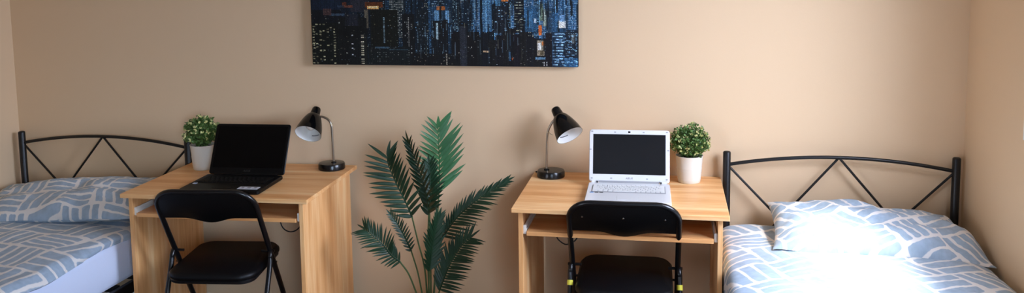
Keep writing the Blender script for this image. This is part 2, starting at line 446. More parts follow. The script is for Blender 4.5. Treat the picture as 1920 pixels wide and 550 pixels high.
px(284, 297, 48, 122, (38, 42, 50)); px(282, 299, 46, 50, (18, 20, 24)); px(287, 293, 42, 47, (18, 20, 24))
tower(110, 192, 88, 122, (20, 25, 26), (110, 120, 112), .22, 4, 4, 2, 1)
px(124, 150, 88, 91, (90, 130, 158), .6); px(150, 186, 92, 94, (60, 90, 104), .6)
tower(192, 284, 100, 122, (16, 17, 19), (130, 124, 108), .10, 5, 5, 2, 2)
for y in range(100, 120, 3): px(258, 260, y, y + 2, (210, 204, 180), .8)
tower(326, 344, -8, 60, (52, 92, 124), (120, 166, 190), .85, 3, 3, 2, 1); px(332, 334, -10, 62, (120, 176, 216), .9)
px(362, 374, 0, 6, (190, 112, 50)); px(350, 360, -20, 20, (90, 150, 190), .6)
tower(348, 372, 14, 62, (22, 28, 38), (150, 190, 214), .25, 6, 5, 4, 2)
tower(384, 402, -20, 62, (16, 22, 30), (190, 196, 170), .5, 3, 5, 6, 1)
px(404, 426, 16, 60, (40, 84, 118), .8); px(408, 416, 24, 52, (70, 120, 158), .9); px(420, 424, 36, 44, (210, 230, 250), .9)
px(428, 434, 48, 66, (190, 96, 40)); px(430, 436, 10, 40, (150, 140, 60), .5); px(436, 442, 20, 50, (190, 186, 140), .6)
px(442, 452, 18, 62, (44, 70, 92)); px(464, 476, 40, 53, (226, 228, 220)); px(466, 474, 30, 42, (120, 160, 200), .8)
px(452, 462, 26, 70, (60, 112, 156), .6)
for x0, x1, yt in ((316, 326, 70), (324, 338, 62), (336, 352, 74), (350, 366, 66), (364, 374, 58), (372, 386, 54), (384, 398, 64)):
    tower(x0, x1, yt, 122, (15 + rg.randint(6), 17 + rg.randint(6), 20 + rg.randint(8)), (120, 130, 134), .07, rg.choice([3, 4, 6]), rg.choice([3, 4, 5]), 1 + rg.randint(2), 1)
px(326, 338, 94, 97, (190, 160, 120), .9); px(372, 378, 60, 112, (28, 34, 40)); px(374, 377, 96, 112, (70, 120, 160), .7); px(379, 381, 106, 110, (200, 90, 40))
for y in range(64, 118, 4): px(396, 397, y, y + 2, (150, 150, 140), .6)
for x0, x1, yt in ((394, 408, 60), (406, 420, 68), (418, 442, 72), (440, 454, 62)):
    tower(x0, x1, yt, 122, (18 + rg.randint(5), 18 + rg.randint(5), 21 + rg.randint(6)), (140, 140, 134), .05, rg.choice([3, 5]), rg.choice([3, 5]), 1 + rg.randint(2), 1)
px(425, 438, 75, 102, (150, 140, 120)); px(426, 432, 80, 92, (224, 224, 216)); px(433, 438, 77, 84, (190, 110, 50)); px(430, 437, 93, 101, (90, 80, 60))
px(422, 440, 105, 109, (110, 160, 196), .8)
for x in (437, 442): 
    for y in (113, 117): px(x, x + 1, y, y + 3, (240, 240, 240))
tower(452, 476, 60, 122, (26, 50, 74), (150, 196, 230), .5, 3, 5, 6, 2)
tower(476, 498, 56, 122, (22, 34, 48), (140, 170, 190), .3, 4, 4, 2, 1)
px(486, 494, 64, 80, (120, 124, 120), .8); px(474, 498, 106, 122, (40, 96, 140), .7)
for k in range(60):
    x = 455 + rg.rand() * 42; y = 60 + rg.rand() * 60; px(x, x + 2 + rg.rand() * 5, y, y + 1, (150, 206, 246), .8)
for k in range(260):
    x = 200 + rg.rand() * 298; y = -110 + rg.rand() * 175; px(x, x + 1 + rg.rand() * 3, y, y + 1, BL[rg.randint(5)], .7)
img *= (.62 + .76 * rg.rand(PH, PW, 1)); img *= (.8 + .4 * rg.rand(1, PW, 1))
for k in range(420):                                         # scattered small windows and thin lit edges
    x = rg.rand() * 498; y = 20 + rg.rand() * 100; c = [(200, 200, 170), (150, 180, 196), (120, 120, 104)][rg.randint(3)]
    px(x, x + 1 + rg.randint(2), y, y + 1, c, .25 + .5 * rg.rand())
for k in range(70):
    x = 190 + rg.rand() * 305; y = -20 + rg.rand() * 110; px(x, x + 1, y, y + 8 + rg.rand() * 22, BL[rg.randint(5)], .2 + .3 * rg.rand())
    px(x + 3, x + 6, y + 2, y + 20 + rg.rand() * 20, (8, 10, 14), .6)
img = np.clip(img * .92, 0, 1); lum = img.copy()
linimg = np.where(lum <= .04045, lum / 12.92, ((lum + .055) / 1.055) ** 2.4)
xs = np.linspace(-W_ / 2, W_ / 2, PW + 1); zs = np.linspace(CH, 0, PH + 1)
gx, gz = np.meshgrid(xs, zs); vs = np.stack([gx, np.full_like(gx, -dep), gz], -1).reshape(-1, 3)
ii, jj = np.meshgrid(np.arange(PH), np.arange(PW), indexing='ij'); a0 = ii * (PW + 1) + jj
fs = np.stack([a0, a0 + PW + 1, a0 + PW + 2, a0 + 1], -1).reshape(-1, 4)
me = bpy.data.meshes.new('printed_face'); me.from_pydata(vs.tolist(), [], fs.tolist())
ca = me.color_attributes.new('print', 'FLOAT_COLOR', 'CORNER')
cols = np.ones((PH * PW, 4)); cols[:, :3] = linimg.reshape(-1, 3)
ca.data.foreach_set('color', np.repeat(cols, 4, axis=0).astype(np.float32).ravel())
pm, nt, bs = newmat('night_city_print'); at = nt.nodes.new('ShaderNodeVertexColor'); at.layer_name = 'print'
nt.links.new(at.outputs['Color'], bs.inputs['Base Color']); bs.inputs['Roughness'].default_value = .6; bs.inputs['Specular IOR Level'].default_value = .25
me.materials.append(pm); o = bpy.data.objects.new('printed_face', me); C.objects.link(o); o.parent = cv

# ------------------------------------------------------------------ desks
def desk(label, cx, cyy, rot, tw, td, tray_z):
    t = thing('computer_desk', label, 'desk', (cx, cyy, 0), rot, 'two beech computer desks')
    b = MB(); b.box((0, 0, .726), (tw, td, .018)); b.build('desk_top', M['woodx'], t, bevel=.002)
    ph = .717
    for s in (-1, 1):
        b = MB(); b.box((s * .3815, -.005, ph / 2), (.018, td - .05, ph)); b.build('side_panel', M['woodz'], t, bevel=.001)
        b = MB(); b.box((s * .3665, -.02, tray_z - .004), (.0125, td - .1, .012)); b.box((s * .3665, -.02, tray_z + .012), (.006, td - .1, .02))
        b.box((s * .3665, -td / 2 + .034, tray_z + .004), (.012, .01, .034)); b.build('slide_rail', M['railwhite'], t, bevel=.001)
    b = MB(); b.box((0, -.075, tray_z - .0085), (.716, td - .19, .017)); b.build('keyboard_tray', M['woodx'], t, bevel=.0015)
    return t
deskL = desk('beech computer desk holding the black laptop, beside the left bed', -1.9031, -.338, .0293, .833, .612, .648)
deskR = desk('beech computer desk holding the white laptop, beside the right bed', -.2185, -.3158, .0094, .829, .611, .638)
def cable(label, pts):
    b = MB(); b.tube(smoothpath(pts, 8), .0028, 8)
    o = b.build('hanging_cable', M['cable'], smooth=60); return tag(o, label, 'cable', 'black cables under the desks')
cable('black cable looping below the tray of the left desk', [(-1.69, -.45, .634), (-1.688, -.45, .585), (-1.673, -.45, .550), (-1.641, -.45, .537), (-1.606, -.452, .552), (-1.58, -.452, .59), (-1.575, -.452, .634)])
cable('black cable looping below the tray of the right desk', [(-.50, -.4, .623), (-.485, -.4, .56), (-.470, -.4, .538), (-.445, -.4, .525), (-.417, -.4, .536), (-.398, -.4, .558), (-.38, -.4, .623)])

# ------------------------------------------------------------------ beds
def bed(label, x0, x1, rail_z):
    t = thing('bed_frame', label, 'bed', ((x0 + x1) / 2, -.052, 0), 0, 'two black metal bed frames')
    w = x1 - x0; zp = .862; r = .0165
    for s in (-1, 1):
        b = MB(); b.lathe([(r, 0), (r, zp - .006), (r - .002, zp - .002), (r - .006, zp)], 24, capb=True, capt=True)
        b.build('head_post', M['bedblack'], t, smooth=40, loc=(s * w / 2, 0, 0))
        b = MB(); b.lathe([(r, 0), (r, .47), (r - .006, .474)], 20, capb=True, capt=True); b.build('foot_post', M['bedblack'], t, smooth=40, loc=(s * w / 2, -1.95, 0))
        b = MB(); b.box((s * (w / 2 - .002), -.975, rail_z - .022), (.022, 1.95 - 2 * r, .05)); b.build('side_rail', M['bedblack'], t, bevel=.003)
    arc = [(-w / 2 + .012 + (w - .024) * k / 24, 0, .804 + .043 * (1 - (2 * k / 24 - 1) ** 2)) for k in range(25)]
    b = MB(); b.tube(arc, .0078, 12); b.build('arched_rail', M['bedblack'], t, smooth=50)
    b = MB(); b.tube([(-w / 2 + .012, 0, .515), (w / 2 - .012, 0, .515)], .0078, 12); b.build('lower_rail', M['bedblack'], t, smooth=50)
    for s in (-1, 1):
        for a, e in (((s * (w / 2 - .012), 0, .792), (s * .190, 0, .520)), ((s * .003, 0, .843), (s * .276, 0, .520))):
            b = MB(); b.tube([a, e], .0052, 10); b.build('diagonal_brace', M['bedblack'], t, smooth=50)
    b = MB(); b.tube([(-w / 2 + .01, -1.95, .43), (w / 2 - .01, -1.95, .43)], .0078, 12); b.build('foot_rail', M['bedblack'], t, smooth=50)
    b = MB()
    for k in range(12): b.box((0, -.12 - k * .155, rail_z + .002), (w - .03, .06, .008))
    b.build('bed_slats', M['bedblack'], t)
    return t
bed('black metal bed frame with arched headboard beside the left wall', -3.287, -2.358, .306)
bed('black metal bed frame with arched headboard beside the right wall', .2164, 1.142, .306)

def wr(x, y, s):                                            # cloth wrinkle height
    return noise.noise(Vector((x * 5 + s, y * 5, s))) * .010 + noise.noise(Vector((x * 13 + s, y * 9, s * 2))) * .005 + noise.noise(Vector((x * 30, y * 26 + s, s))) * .0018
def mattress(label, x0, x1):
    b = MB(); b.rbox(((x0 + x1) / 2, -1.03, .4075), (x1 - x0, 1.9, .187), .04, 6, bev=.014)
    o = b.build('mattress', M['sheet'], smooth=50); o.modifiers.new('bev', 'BEVEL').width = .012
    return tag(o, label, 'mattress', 'mattresses on the two beds')
mattress('mattress in a white fitted sheet on the left bed', -3.272, -2.372)
mattress('mattress hidden under the pulled-up duvet on the right bed', .236, 1.126)

def duvet(label, prof, y0, y1, seed, m, thick=.022, wob=None):
    """cross-section polyline (x,z) swept along y; uv in metres of cloth"""
    P = smoothpath([(x, 0, z) for x, z in prof], 14)
    ny = 110; L = [0.0]
    for a, c in zip(P, P[1:]): L.append(L[-1] + (c - a).length)
    vs, uv, fs = [], [], []
    for j in range(ny + 1):
        y = y0 + (y1 - y0) * j / ny
        endf = min(1, (j / ny) / .02)
        for i, p in enumerate(P):
            h = wr(p.x, y, seed)
            zz = p.z + h * (1 if p.z > .45 else .3) - (1 - math.sqrt(max(0, 1 - (1 - endf) ** 2))) * .02
            xx = p.x + (h * .8 if p.z <= .5 else 0)
            if wob: xx, zz = wob(xx, y, zz, i / (len(P) - 1))
            vs.append((xx, y, zz)); uv.append((L[i], y))
    k = len(P)
    for j in range(ny):
        for i in range(k - 1):
            a = j * k + i; fs.append((a, a + 1, a + k + 1, a + k))
    b = MB(); b.add(vs, fs)
    o = b.build('duvet', m, smooth=80, uvs=uv)
    me = o.data
    if me.polygons[len(me.polygons) // 2].normal.z < 0: me.flip_normals()
    md = o.modifiers.new('thick', 'SOLIDIFY'); md.thickness = thick; md.offset = -1
    return tag(o, label, 'duvet', 'patterned duvets on the two beds')
def wobL(x, y, z, s):
    e = max(0, (s - .82) / .18)
    return x + e * (.012 * math.sin(y * 11) + .014 * math.sin(y * 4.3 + 1)), z
duvet('grey and blue patterned duvet lying flat on the left bed', [(-3.322, .515), (-3.29, .530), (-3.1, .540), (-2.8, .545), (-2.55, .543), (-2.42, .538), (-2.385, .530), (-2.366, .512), (-2.362, .492)], -.09, -1.96, 3.3, M['duvet'], wob=wobL)
duvet('pale blue and white patterned duvet on the right bed in the sunlight', [(.210, .30), (.206, .40), (.204, .46), (.208, .498), (.235, .522), (.35, .532), (.65, .537), (.95, .536), (1.08, .532), (1.125, .52), (1.150, .495), (1.154, .45)], -.085, -1.96, 8.1, M['duvet_b'])

def pillow(label, a, bb_, T, loc, rot, seed, m, sx=lambda u, v: 1.0, skew=0):
    nu, nv = 64, 44; top, bot, uvt = [], [], []
    def pt(u, v, sgn):
        e = max(0, (1 - abs(u) ** 3.2)) ** .62 * max(0, (1 - abs(v) ** 2.8)) ** .62
        h = T * .5 * e * sx(u, v)
        w = noise.noise(Vector((u * 2.4 + seed, v * 2.2, seed))) * .018 + noise.noise(Vector((u * 6 + seed, v * 5, seed * 3))) * .009 + noise.noise(Vector((u * 15, v * 11 + seed, 1.0))) * .0035
        x = a * u * (.955 + .045 * v * v); y = bb_ * v * (.93 + .07 * u * u)
        z = sgn * (h + w * min(1, e * 2.5) * (1 if sgn > 0 else .3)) + .010 * noise.noise(Vector((u * 3, v * 3, seed + 5)))
        if sgn < 0: z *= .55
        if skew and u > 0: x += (-.085 * max(v, 0) + .005 * max(-v, 0)) * u ** 3
        return (x, y, z)
    vs, uv, fs = [], [], []
    for sgn in (1, -1):
        for j in range(nv + 1):
            for i in range(nu + 1):
                u = math.sin((2 * i / nu - 1) * math.pi / 2 * .86) / math.sin(math.pi / 2 * .86); v = math.sin((2 * j / nv - 1) * math.pi / 2 * .86) / math.sin(math.pi / 2 * .86)
                vs.append(pt(u, v, sgn)); uv.append((a * u * 1.06 + (3 if sgn < 0 else 0), bb_ * v * 1.15))
    k = nu + 1; o2 = k * (nv + 1)
    for j in range(nv):
        for i in range(nu):
            q = j * k + i; fs.append((q, q + 1, q + k + 1, q + k)); q += o2; fs.append((q, q + k, q + k + 1, q + 1))
    b = MB(); b.add(vs, fs); o = b.build('pillow', m, smooth=70, uvs=uv)
    bm = bmesh.new(); bm.from_mesh(o.data); bmesh.ops.remove_doubles(bm, verts=bm.verts, dist=.0004); bm.to_mesh(o.data); bm.free()
    o.location = loc; o.rotation_euler = rot
    return tag(o, label, 'pillow', 'patterned pillows on the two beds')
pillow('plump grey and blue patterned pillow on the left bed, partly behind the desk', .47, .235, .165, (-2.84, -.315, .584), (R(7), R(-3.5), R(3)), 2.2, M['pillowcase'], lambda u, v: 1.0 + .12 * u)
pillow('sunlit blue and white patterned pillow slumped on the right bed', .395, .195, .16, (.775, -.275, .590), (R(12), R(1.5), R(-2)), 6.4, M['pillowcase_b'], lambda u, v: 1.04 - .12 * u, skew=1)

# ------------------------------------------------------------------ desk lamps
def lamp(label, base, stem, apex, axis, tie):
    t = thing('desk_lamp', label, 'lamp', base, 0, 'two black gooseneck desk lamps')
    b = MB(); b.lathe([(.0, 0), (.060, 0), (.062, .003), (.0615, .024), (.0585, .0295), (.054, .0305), (.012, .031), (.0, .031)], 56); b.build('base', M['lampbase'], t, smooth=35)
    P = smoothpath(stem, 8)
    b = MB(); b.tube(P, .0050, 14); b.build('gooseneck_stem', M['chrome'], t, smooth=50)
    b = MB(); b.lathe([(.012, .030), (.012, .036), (.008, .038), (.0, .038)], 20); b.build('stem_collar', M['lampbase'], t, smooth=40, loc=(stem[0][0], stem[0][1], -.001))
    ax = Vector(axis).normalized(); q = ax.to_track_quat('Z', 'Y'); Mx = Matrix.Translation(Vector(apex)) @ q.to_matrix().to_4x4() @ Matrix.Diagonal((1, 1, 1.105, 1))
    sh = MB(); sh.lathe([(.0285, .043), (.033, .048), (.0405, .062), (.048, .080), (.0545, .100), (.0590, .118), (.0615, .136), (.0618, .1375), (.0608, .1375)], 56, M=Mx)
    so = sh.build('lamp_shade', M['lampblack'], t, smooth=40)
    li = MB(); li.lathe([(.018, .050), (.031, .0505), (.039, .064), (.0465, .082), (.053, .102), (.0575, .120), (.0606, .1373)], 56, M=Mx); li.build('shade_lining', M['lampwhite'], so, smooth=40)
    cp = MB(); cp.lathe([(.0, 0), (.011, .0005), (.0175, .004), (.0205, .010), (.0225, .030), (.0245, .046), (.0, .046)], 40, M=Mx); cp.build('socket_cap', M['lampblack'], t, smooth=40)
    bu = MB(); bu.lathe([(.0, .050), (.012, .050), (.013, .062), (.016, .070), (.0225, .083), (.0235, .094), (.019, .106), (.010, .113), (.0, .115)], 28, M=Mx); bu.build('light_bulb', M['bulb'], t, smooth=50)
    # small printed sticker inside the shade, on its lower side
    st = MB(); down = Vector((0, 0, -1)); dl = (q.inverted() @ down); an = math.atan2(dl.y, dl.x)
    for k in range(9):
        a = an + (k - 4) * .085 + .25; rr = .0545
        st.box(Mx @ Vector((rr * math.cos(a), rr * math.sin(a), .112)), (.0036, .0036, .0036))
    st.build('sticker', M['grey'], so)
    b = MB(); p = Vector(tie[0]); b.lathe([(.0065, -.002), (.0065, .002)], 14, M=Matrix.Translation(p)); b.tube([p + Vector((.005, -.003, 0)), p + Vector(tie[1]) * .5 + Vector((0, 0, -.002)), p + Vector(tie[1])], .0016, 6); b.build('cable_tie', M['tie'], t, smooth=40)
    b = MB(); b.tube(smoothpath([(-.056, .02, .012), (-.07, .03, .013), (-.075, .05, .006), (-.06, .075, .0045)], 6), .003, 8); b.build('power_cord', M['cable'], t, smooth=50)
    return t
lamp('black gooseneck desk lamp leaning left, beside the black laptop', (-1.5885, -.102, .735), [(.0110, 0, .028), (.0090, 0, .09), (.0075, 0, .156), (.0060, 0, .204), (-.006, 0, .231), (-.030, -.001, .245), (-.060, -.003, .250)],
     (-.0765, .0328, .2836), (-.006, -.729, -.684), ((.0045, -.002, .211), (.012, -.008, .012)))
lamp('black gooseneck desk lamp leaning right, beside the white laptop', (-.5487, -.105, .735), [(-.0200, 0, .028), (-.0180, 0, .10), (-.0155, 0, .178), (-.0105, 0, .209), (.0075, 0, .246), (.028, .003, .268)],
     (.0148, .0245, .3075), (.506, -.474, -.721), ((-.0118, -.002, .202), (.022, -.012, -.010)))

# ------------------------------------------------------------------ laptops
ROWS = ['`1234567890-=<', '\tqwertyuiop[]\\', '^asdfghjkl;\'>', '^zxcvbnm,./^', '#']
def laptop(label, loc, rot, w, dp, th, lid_h, tilt, body, scr, keym, mark, dark):
    t = thing('laptop', label, 'laptop', loc, rot, 'two open laptops')
    b = MB(); b.rbox((0, -dp / 2, th / 2 + .002), (w, dp, th), .012, 5, bev=.003); b.build('base', body, t, smooth=40)
    for sx in (-1, 1):
        for yy in (-.03, -dp + .03):
            b = MB(); b.lathe([(.006, 0), (.006, .003)], 12, M=Matrix.Translation((sx * (w / 2 - .03), yy, 0)), capb=True); b.build('rubber_foot', M['rubber'], t)
    zt = th + .002
    kb_w = w - (.045 if not dark else .052); y_top = -.050 if not dark else -.045; row = .0182; full = kb_w / 14.6
    b = MB(); b.rbox((0, y_top - 2.9 * row, zt + .0003), (kb_w + .006, row * 6 + .004, .0012), .003, 3); kb = b.build('keyboard', keym if dark else M['bumper'], t)
    def key(x, y, kw, kh, ch):
        m = MB(); m.rbox((0, 0, .0012), (kw - .0022, kh - .0024, .0024), .0015, 2, bev=.0006)
        if ch and ch not in '^\t<>#':
            vs, fs = text_mesh(ch.upper(), .0075); m.add([Vector((v.x - kw * .14, v.y + kh * .10, .00265)) for v in vs], fs, 1)
        k = m.build('key', [keym, mark], kb); k.location = (x, y, zt + .0009)
    x0 = -kb_w / 2
    nf = 15
    for k in range(nf): key(x0 + (k + .5) * kb_w / nf, y_top - .20 * row, kb_w / nf, row * .62, '')
    for ri, rw in enumerate(ROWS):
        y = y_top - (1.05 + ri) * row
        if ri < 4:
            n = len(rw); first = [1.0, 1.4, 1.7, 2.2][ri]; last = kb_w - full * (first + (n - 2)); xx = x0
            for k, ch in enumerate(rw):
                kw = full * first if k == 0 else (last if k == n - 1 else full)
                key(xx + kw / 2, y, kw, row, ch); xx += kw
        else:
            for kw, ch in ((1.2, ''), (1, ''), (1, ''), (1, ''), (4.6, ''), (1, ''), (1, ''), (1.0, ''), (.93, ''), (.93, ''), (.94, '')):
                key(x0 + full * kw / 2, y, full * kw, row, ch); x0 += full * kw
            x0 = -kb_w / 2
    b = MB(); b.rbox((0, -dp + .052, zt + .0003), (.085, .050, .001), .003, 3); b.build('touchpad', body, t, bevel=.0003)
    # lid
    Ml = Matrix.Rotation(R(-tilt), 4, 'X'); lid = bpy.data.objects.new('lid', None)
    b = MB(); b.rbox((0, 0, 0), (w, lid_h, .008), .012, 5, bev=.0025, M=Matrix.Rotation(R(90), 3, 'X'))
    vs = [Vector(v) + Vector((0, .004, lid_h / 2 + .004)) for v in b.v]; b.v = [tuple(Ml @ v) for v in vs]
    lid = b.build('lid', body, t, smooth=40); lid.location = (0, .004, zt - .004)
    ms, mb_, mt = ((.017, .034, .019) if not dark else (.014, .030, .013))
    sw, shh = w - 2 * ms, lid_h - mb_ - mt
    b = MB(); b.box((0, 0, 0), (sw, .0012, shh)); b.v = [tuple(Ml @ (Vector(v) + Vector((0, -.0003, .004 + mb_ + shh / 2)))) for v in b.v]; b.build('screen', scr, lid)
    vs, fs = text_mesh('ASUS', .0105 if not dark else .0115, .25); g = MB()
    g.add([Ml @ Vector((v.x * 1.25, -.0008, v.y + .004 + mb_ * .52)) for v in vs], fs); g.build('brand_logo', M['logogrey'] if dark else M['silver'], lid)
    b = MB(); b.box((0, 0, 0), (.009 if not dark else .003, .0016, .007 if not dark else .003)); b.v = [tuple(Ml @ (Vector(v) + Vector((0, -.0003, .004 + lid_h - mt * .48)))) for v in b.v]; b.build('webcam', M['screen'], lid)
    if not dark:
        for xx, zz in ((-w / 2 + .012, lid_h - .008), (w / 2 - .012, lid_h - .008), (-.06, lid_h - .010), (.06, lid_h - .010), (-w / 2 + .012, .016), (w / 2 - .012, .016), (-.075, .017), (.075, .017), (-w/2+.006, lid_h*.62), (w/2-.006, lid_h*.62)):
            p = MB(); p.rbox((0, 0, 0), (.009 if abs(xx) < .1 or True else .006, .0045, .0014), .002, 3, M=Matrix.Rotation(R(90), 3, 'X')); p.v = [tuple(Ml @ (Vector(v) + Vector((xx, -.0004, zz + .004)))) for v in p.v]; p.build('bumper_pad', M['bumper'], lid)
        for s in (-1, 1):
            h = MB(); h.tube([(s * (w / 2 - .012), .004, zt + .001), (s * (w / 2 - .040), .004, zt + .001)], .0085, 16); h.build('hinge', M['lapwhite'], t, smooth=40)
            h = MB(); h.box((s * (w / 2 - .036), -.006, zt + .003), (.006, .004, .010)); h.build('hinge_stop', M['keydark'], t, bevel=.001)
        h = MB(); h.tube([(-w / 2 + .044, .004, zt + .0005), (w / 2 - .044, .004, zt + .0005)], .0065, 14); h.build('hinge_bar', M['bumper'], t, smooth=40)
        for k, (cxx, mm) in enumerate(((-.147, 'blueprint'), (-.127, 'keyblack'), (-.108, 'keyblack'))):
            p = MB(); p.rbox((cxx, -.163, zt + .0006), (.016, .009, .0008), .0035, 4); p.build('sticker', M[mm], t)
    else:
        h = MB(); h.tube([(-w / 2 + .03, .003, zt - .001), (w / 2 - .03, .003, zt - .001)], .006, 14); h.build('hinge_bar', body, t, smooth=40)
        p = MB(); p.rbox((.118, -dp + .040, zt + .0006), (.090, .040, .0008), .002, 3)
        for k, (xx, ww2) in enumerate(((.09, .012), (.118, .016), (.146, .012))):
            p.box((xx, -dp + .046, zt + .0011), (ww2, .012, .0004), 1); p.box((xx, -dp + .032, zt + .0011), (ww2 + .004, .0022, .0004), 1)
        p.build('care_sticker', [M['paperlabel'], M['grey']], t)
        p = MB(); p.rbox((-w / 2 + .026, -dp + .098, zt + .0006), (.018, .018, .0008), .002, 3); p.rbox((-w / 2 + .028, -dp + .098, zt + .0011), (.010, .010, .0004), .002, 3, m=1)
        p.build('small_sticker', [M['paperlabel'], M['blueprint']], t)
    return t
laptop('black laptop open with a dark screen on the left desk', (-1.9025, -.337, .735), .058, .357, .266, .017, .236, 27, M['lapblack'], M['screen'], M['keyblack'], M['keymark'], True)
laptop('white laptop open with a dark screen on the right desk', (-.1945, -.259, .735), .035, .338, .292, .021, .222, 13, M['lapwhite'], M['screenmatt'], M['keywhite'], M['keydark'], False)

# ------------------------------------------------------------------ small potted boxwoods
def boxwood(label, loc, seed, pot_s=1.0):
    t = thing('potted_plant', label, 'plant', loc, 0, 'two small potted shrubs on the desks')
    rnd = random.Random(seed)
    prof = [(.0, 0), (.0455, 0), (.0475, .003)]
    for k in range(7):
        z0 = .012 + k * .0075; rr = .0478 + z0 * .085; prof += [(rr, z0), (rr + .0013, z0 + .0037)]
    prof += [(.0535, .068), (.0575, .112), (.0590, .1155), (.0590, .1175), (.0565, .1175), (.0550, .112), (.052, .104)]
    b = MB(); b.lathe(prof, 48); b.build('pot', M['pot'], t, smooth=60)
    b = MB(); b.lathe([(.0, .106), (.053, .104)], 32); b.build('soil', M['soil'], t)
    tw = MB(); lf = MB(); pl = MB()
    def leaf(mb, p, dr, s):
        dr = dr.normalized(); sd = dr.cross(Vector((rnd.uniform(-1, 1), rnd.uniform(-1, 1), rnd.uniform(-1, 1)))).normalized(); up = sd.cross(dr)
        mb.add([p, p + dr * s * .5 + sd * s * .30 + up * s * .08, p + dr * s, p + dr * s * .5 - sd * s * .30 + up * s * .08, p + dr * s * .5 - up * s * .02],
               [(0, 4, 1), (1, 4, 2), (2, 4, 3), (3, 4, 0)])
    cz = .172
    for k in range(250):
        th = rnd.uniform(0, 2 * math.pi); cp = rnd.uniform(-.50, 1.0); sp = math.sqrt(1 - cp * cp)
        rad = rnd.uniform(.80, 1.05)
        e = Vector((.078 * sp * math.cos(th), .078 * sp * math.sin(th), .075 * cp)) * rad
        p = Vector((0, 0, cz)) + e
        if k % 3 == 0: tw.tube([(e.x * .12, e.y * .12, .108), (e.x * .5, e.y * .5, .135 + e.z * .3), tuple(p)], .0011, 5)
        dr = (e.normalized() + Vector((0, 0, .45))).normalized()
        for q in range(9):
            o = p + dr * rnd.uniform(-.028, .006) + Vector([rnd.uniform(-.007, .007) for _ in range(3)])
            leaf(lf, o, dr * .6 + Vector([rnd.uniform(-1, 1) for _ in range(3)]), rnd.uniform(.010, .016))
        if rnd.random() < .36:
            for q in range(6): leaf(pl, p + dr * .005, dr + Vector([rnd.uniform(-1, 1) for _ in range(3)]) * .9, rnd.uniform(.009, .014))
    for k in range(500):                                     # inner leaves
        v = Vector([rnd.gauss(0, 1) for _ in range(3)]).normalized() * rnd.uniform(.03, .062); v.z = max(v.z, -.055)
        leaf(lf, Vector((0, 0, cz)) + v, v + Vector([rnd.uniform(-.05, .05) for _ in range(3)]), .016)
    tw.build('twigs', M['twig'], t); lf.add(pl.v, pl.f, 1); lf.build('foliage', [M['leaf'], M['leafpale']], t)
    return t
boxwood('small leafy shrub in a white ribbed pot behind the black laptop', (-2.198, -.182, .735), 5)
boxwood('small leafy shrub in a white ribbed pot right of the white laptop', (.0555, -.110, .735), 9)

# ------------------------------------------------------------------ palm
FR = {
 'F1': ([(-1.062, -0.13, 0.649), (-1.055, -0.14, 0.729), (-1.051, -0.15, 0.793), (-1.046, -0.17, 0.871), (-1.046, -0.18, 0.939), (-1.044, -0.185, 0.969)], [(-1.06, -0.27, 0.178), (-1.058, -0.2, 0.375), (-1.066, -0.14, 0.555), (-1.062, -0.13, 0.649)]),
 'F2': ([(-1.119, -0.36, 0.601), (-1.141, -0.38, 0.674), (-1.169, -0.4, 0.749), (-1.192, -0.42, 0.824), (-1.198, -0.43, 0.862), (-1.196, -0.43, 0.884)], [(-1.076, -0.3, 0.189), (-1.077, -0.33, 0.362), (-1.097, -0.35, 0.484), (-1.119, -0.36, 0.601)]),
 'F3': ([(-1.062, -0.3, 0.595), (-1.062, -0.31, 0.657), (-1.072, -0.32, 0.714), (-1.094, -0.33, 0.806), (-1.117, -0.34, 0.888), (-1.125, -0.35, 0.924)], [(-1.071, -0.29, 0.185), (-1.07, -0.3, 0.428), (-1.062, -0.3, 0.595)]),
 'F4': ([(-1.159, -0.42, 0.419), (-1.189, -0.44, 0.453), (-1.217, -0.46, 0.503), (-1.256, -0.47, 0.544), (-1.274, -0.47, 0.56), (-1.297, -0.46, 0.569)], [(-1.104, -0.32, 0.195), (-1.108, -0.36, 0.259), (-1.128, -0.4, 0.359), (-1.159, -0.42, 0.419)]),
 'F5': ([(-1.12, -0.38, 0.455), (-1.137, -0.39, 0.505), (-1.155, -0.4, 0.551), (-1.173, -0.41, 0.59), (-1.194, -0.42, 0.624)], [(-1.092, -0.31, 0.192), (-1.092, -0.33, 0.249), (-1.1, -0.36, 0.356), (-1.12, -0.38, 0.455)]),
 'F6': ([(-0.99, -0.34, 0.509), (-0.918, -0.36, 0.607), (-0.834, -0.38, 0.685), (-0.746, -0.38, 0.746), (-0.698, -0.37, 0.776)], [(-1.054, -0.29, 0.186), (-1.026, -0.32, 0.394), (-0.99, -0.34, 0.509)]),
 'F7': ([(-1.003, -0.36, 0.278), (-0.945, -0.39, 0.409), (-0.886, -0.42, 0.502), (-0.844, -0.43, 0.544)], [(-1.037, -0.3, 0.191), (-1.003, -0.36, 0.278)]),
 'F8': ([(-1.036, -0.4, 0.379), (-1.012, -0.42, 0.505), (-0.993, -0.43, 0.586), (-0.983, -0.43, 0.62)], [(-1.073, -0.3, 0.189), (-1.036, -0.4, 0.379)]),
 'F9': ([(-1.066, -0.27, 0.60), (-1.060, -0.27, 0.68), (-1.062, -0.27, 0.75), (-1.068, -0.26, 0.81)], [(-1.066, -0.28, 0.19), (-1.064, -0.28, 0.42), (-1.066, -0.27, 0.60)]),
}
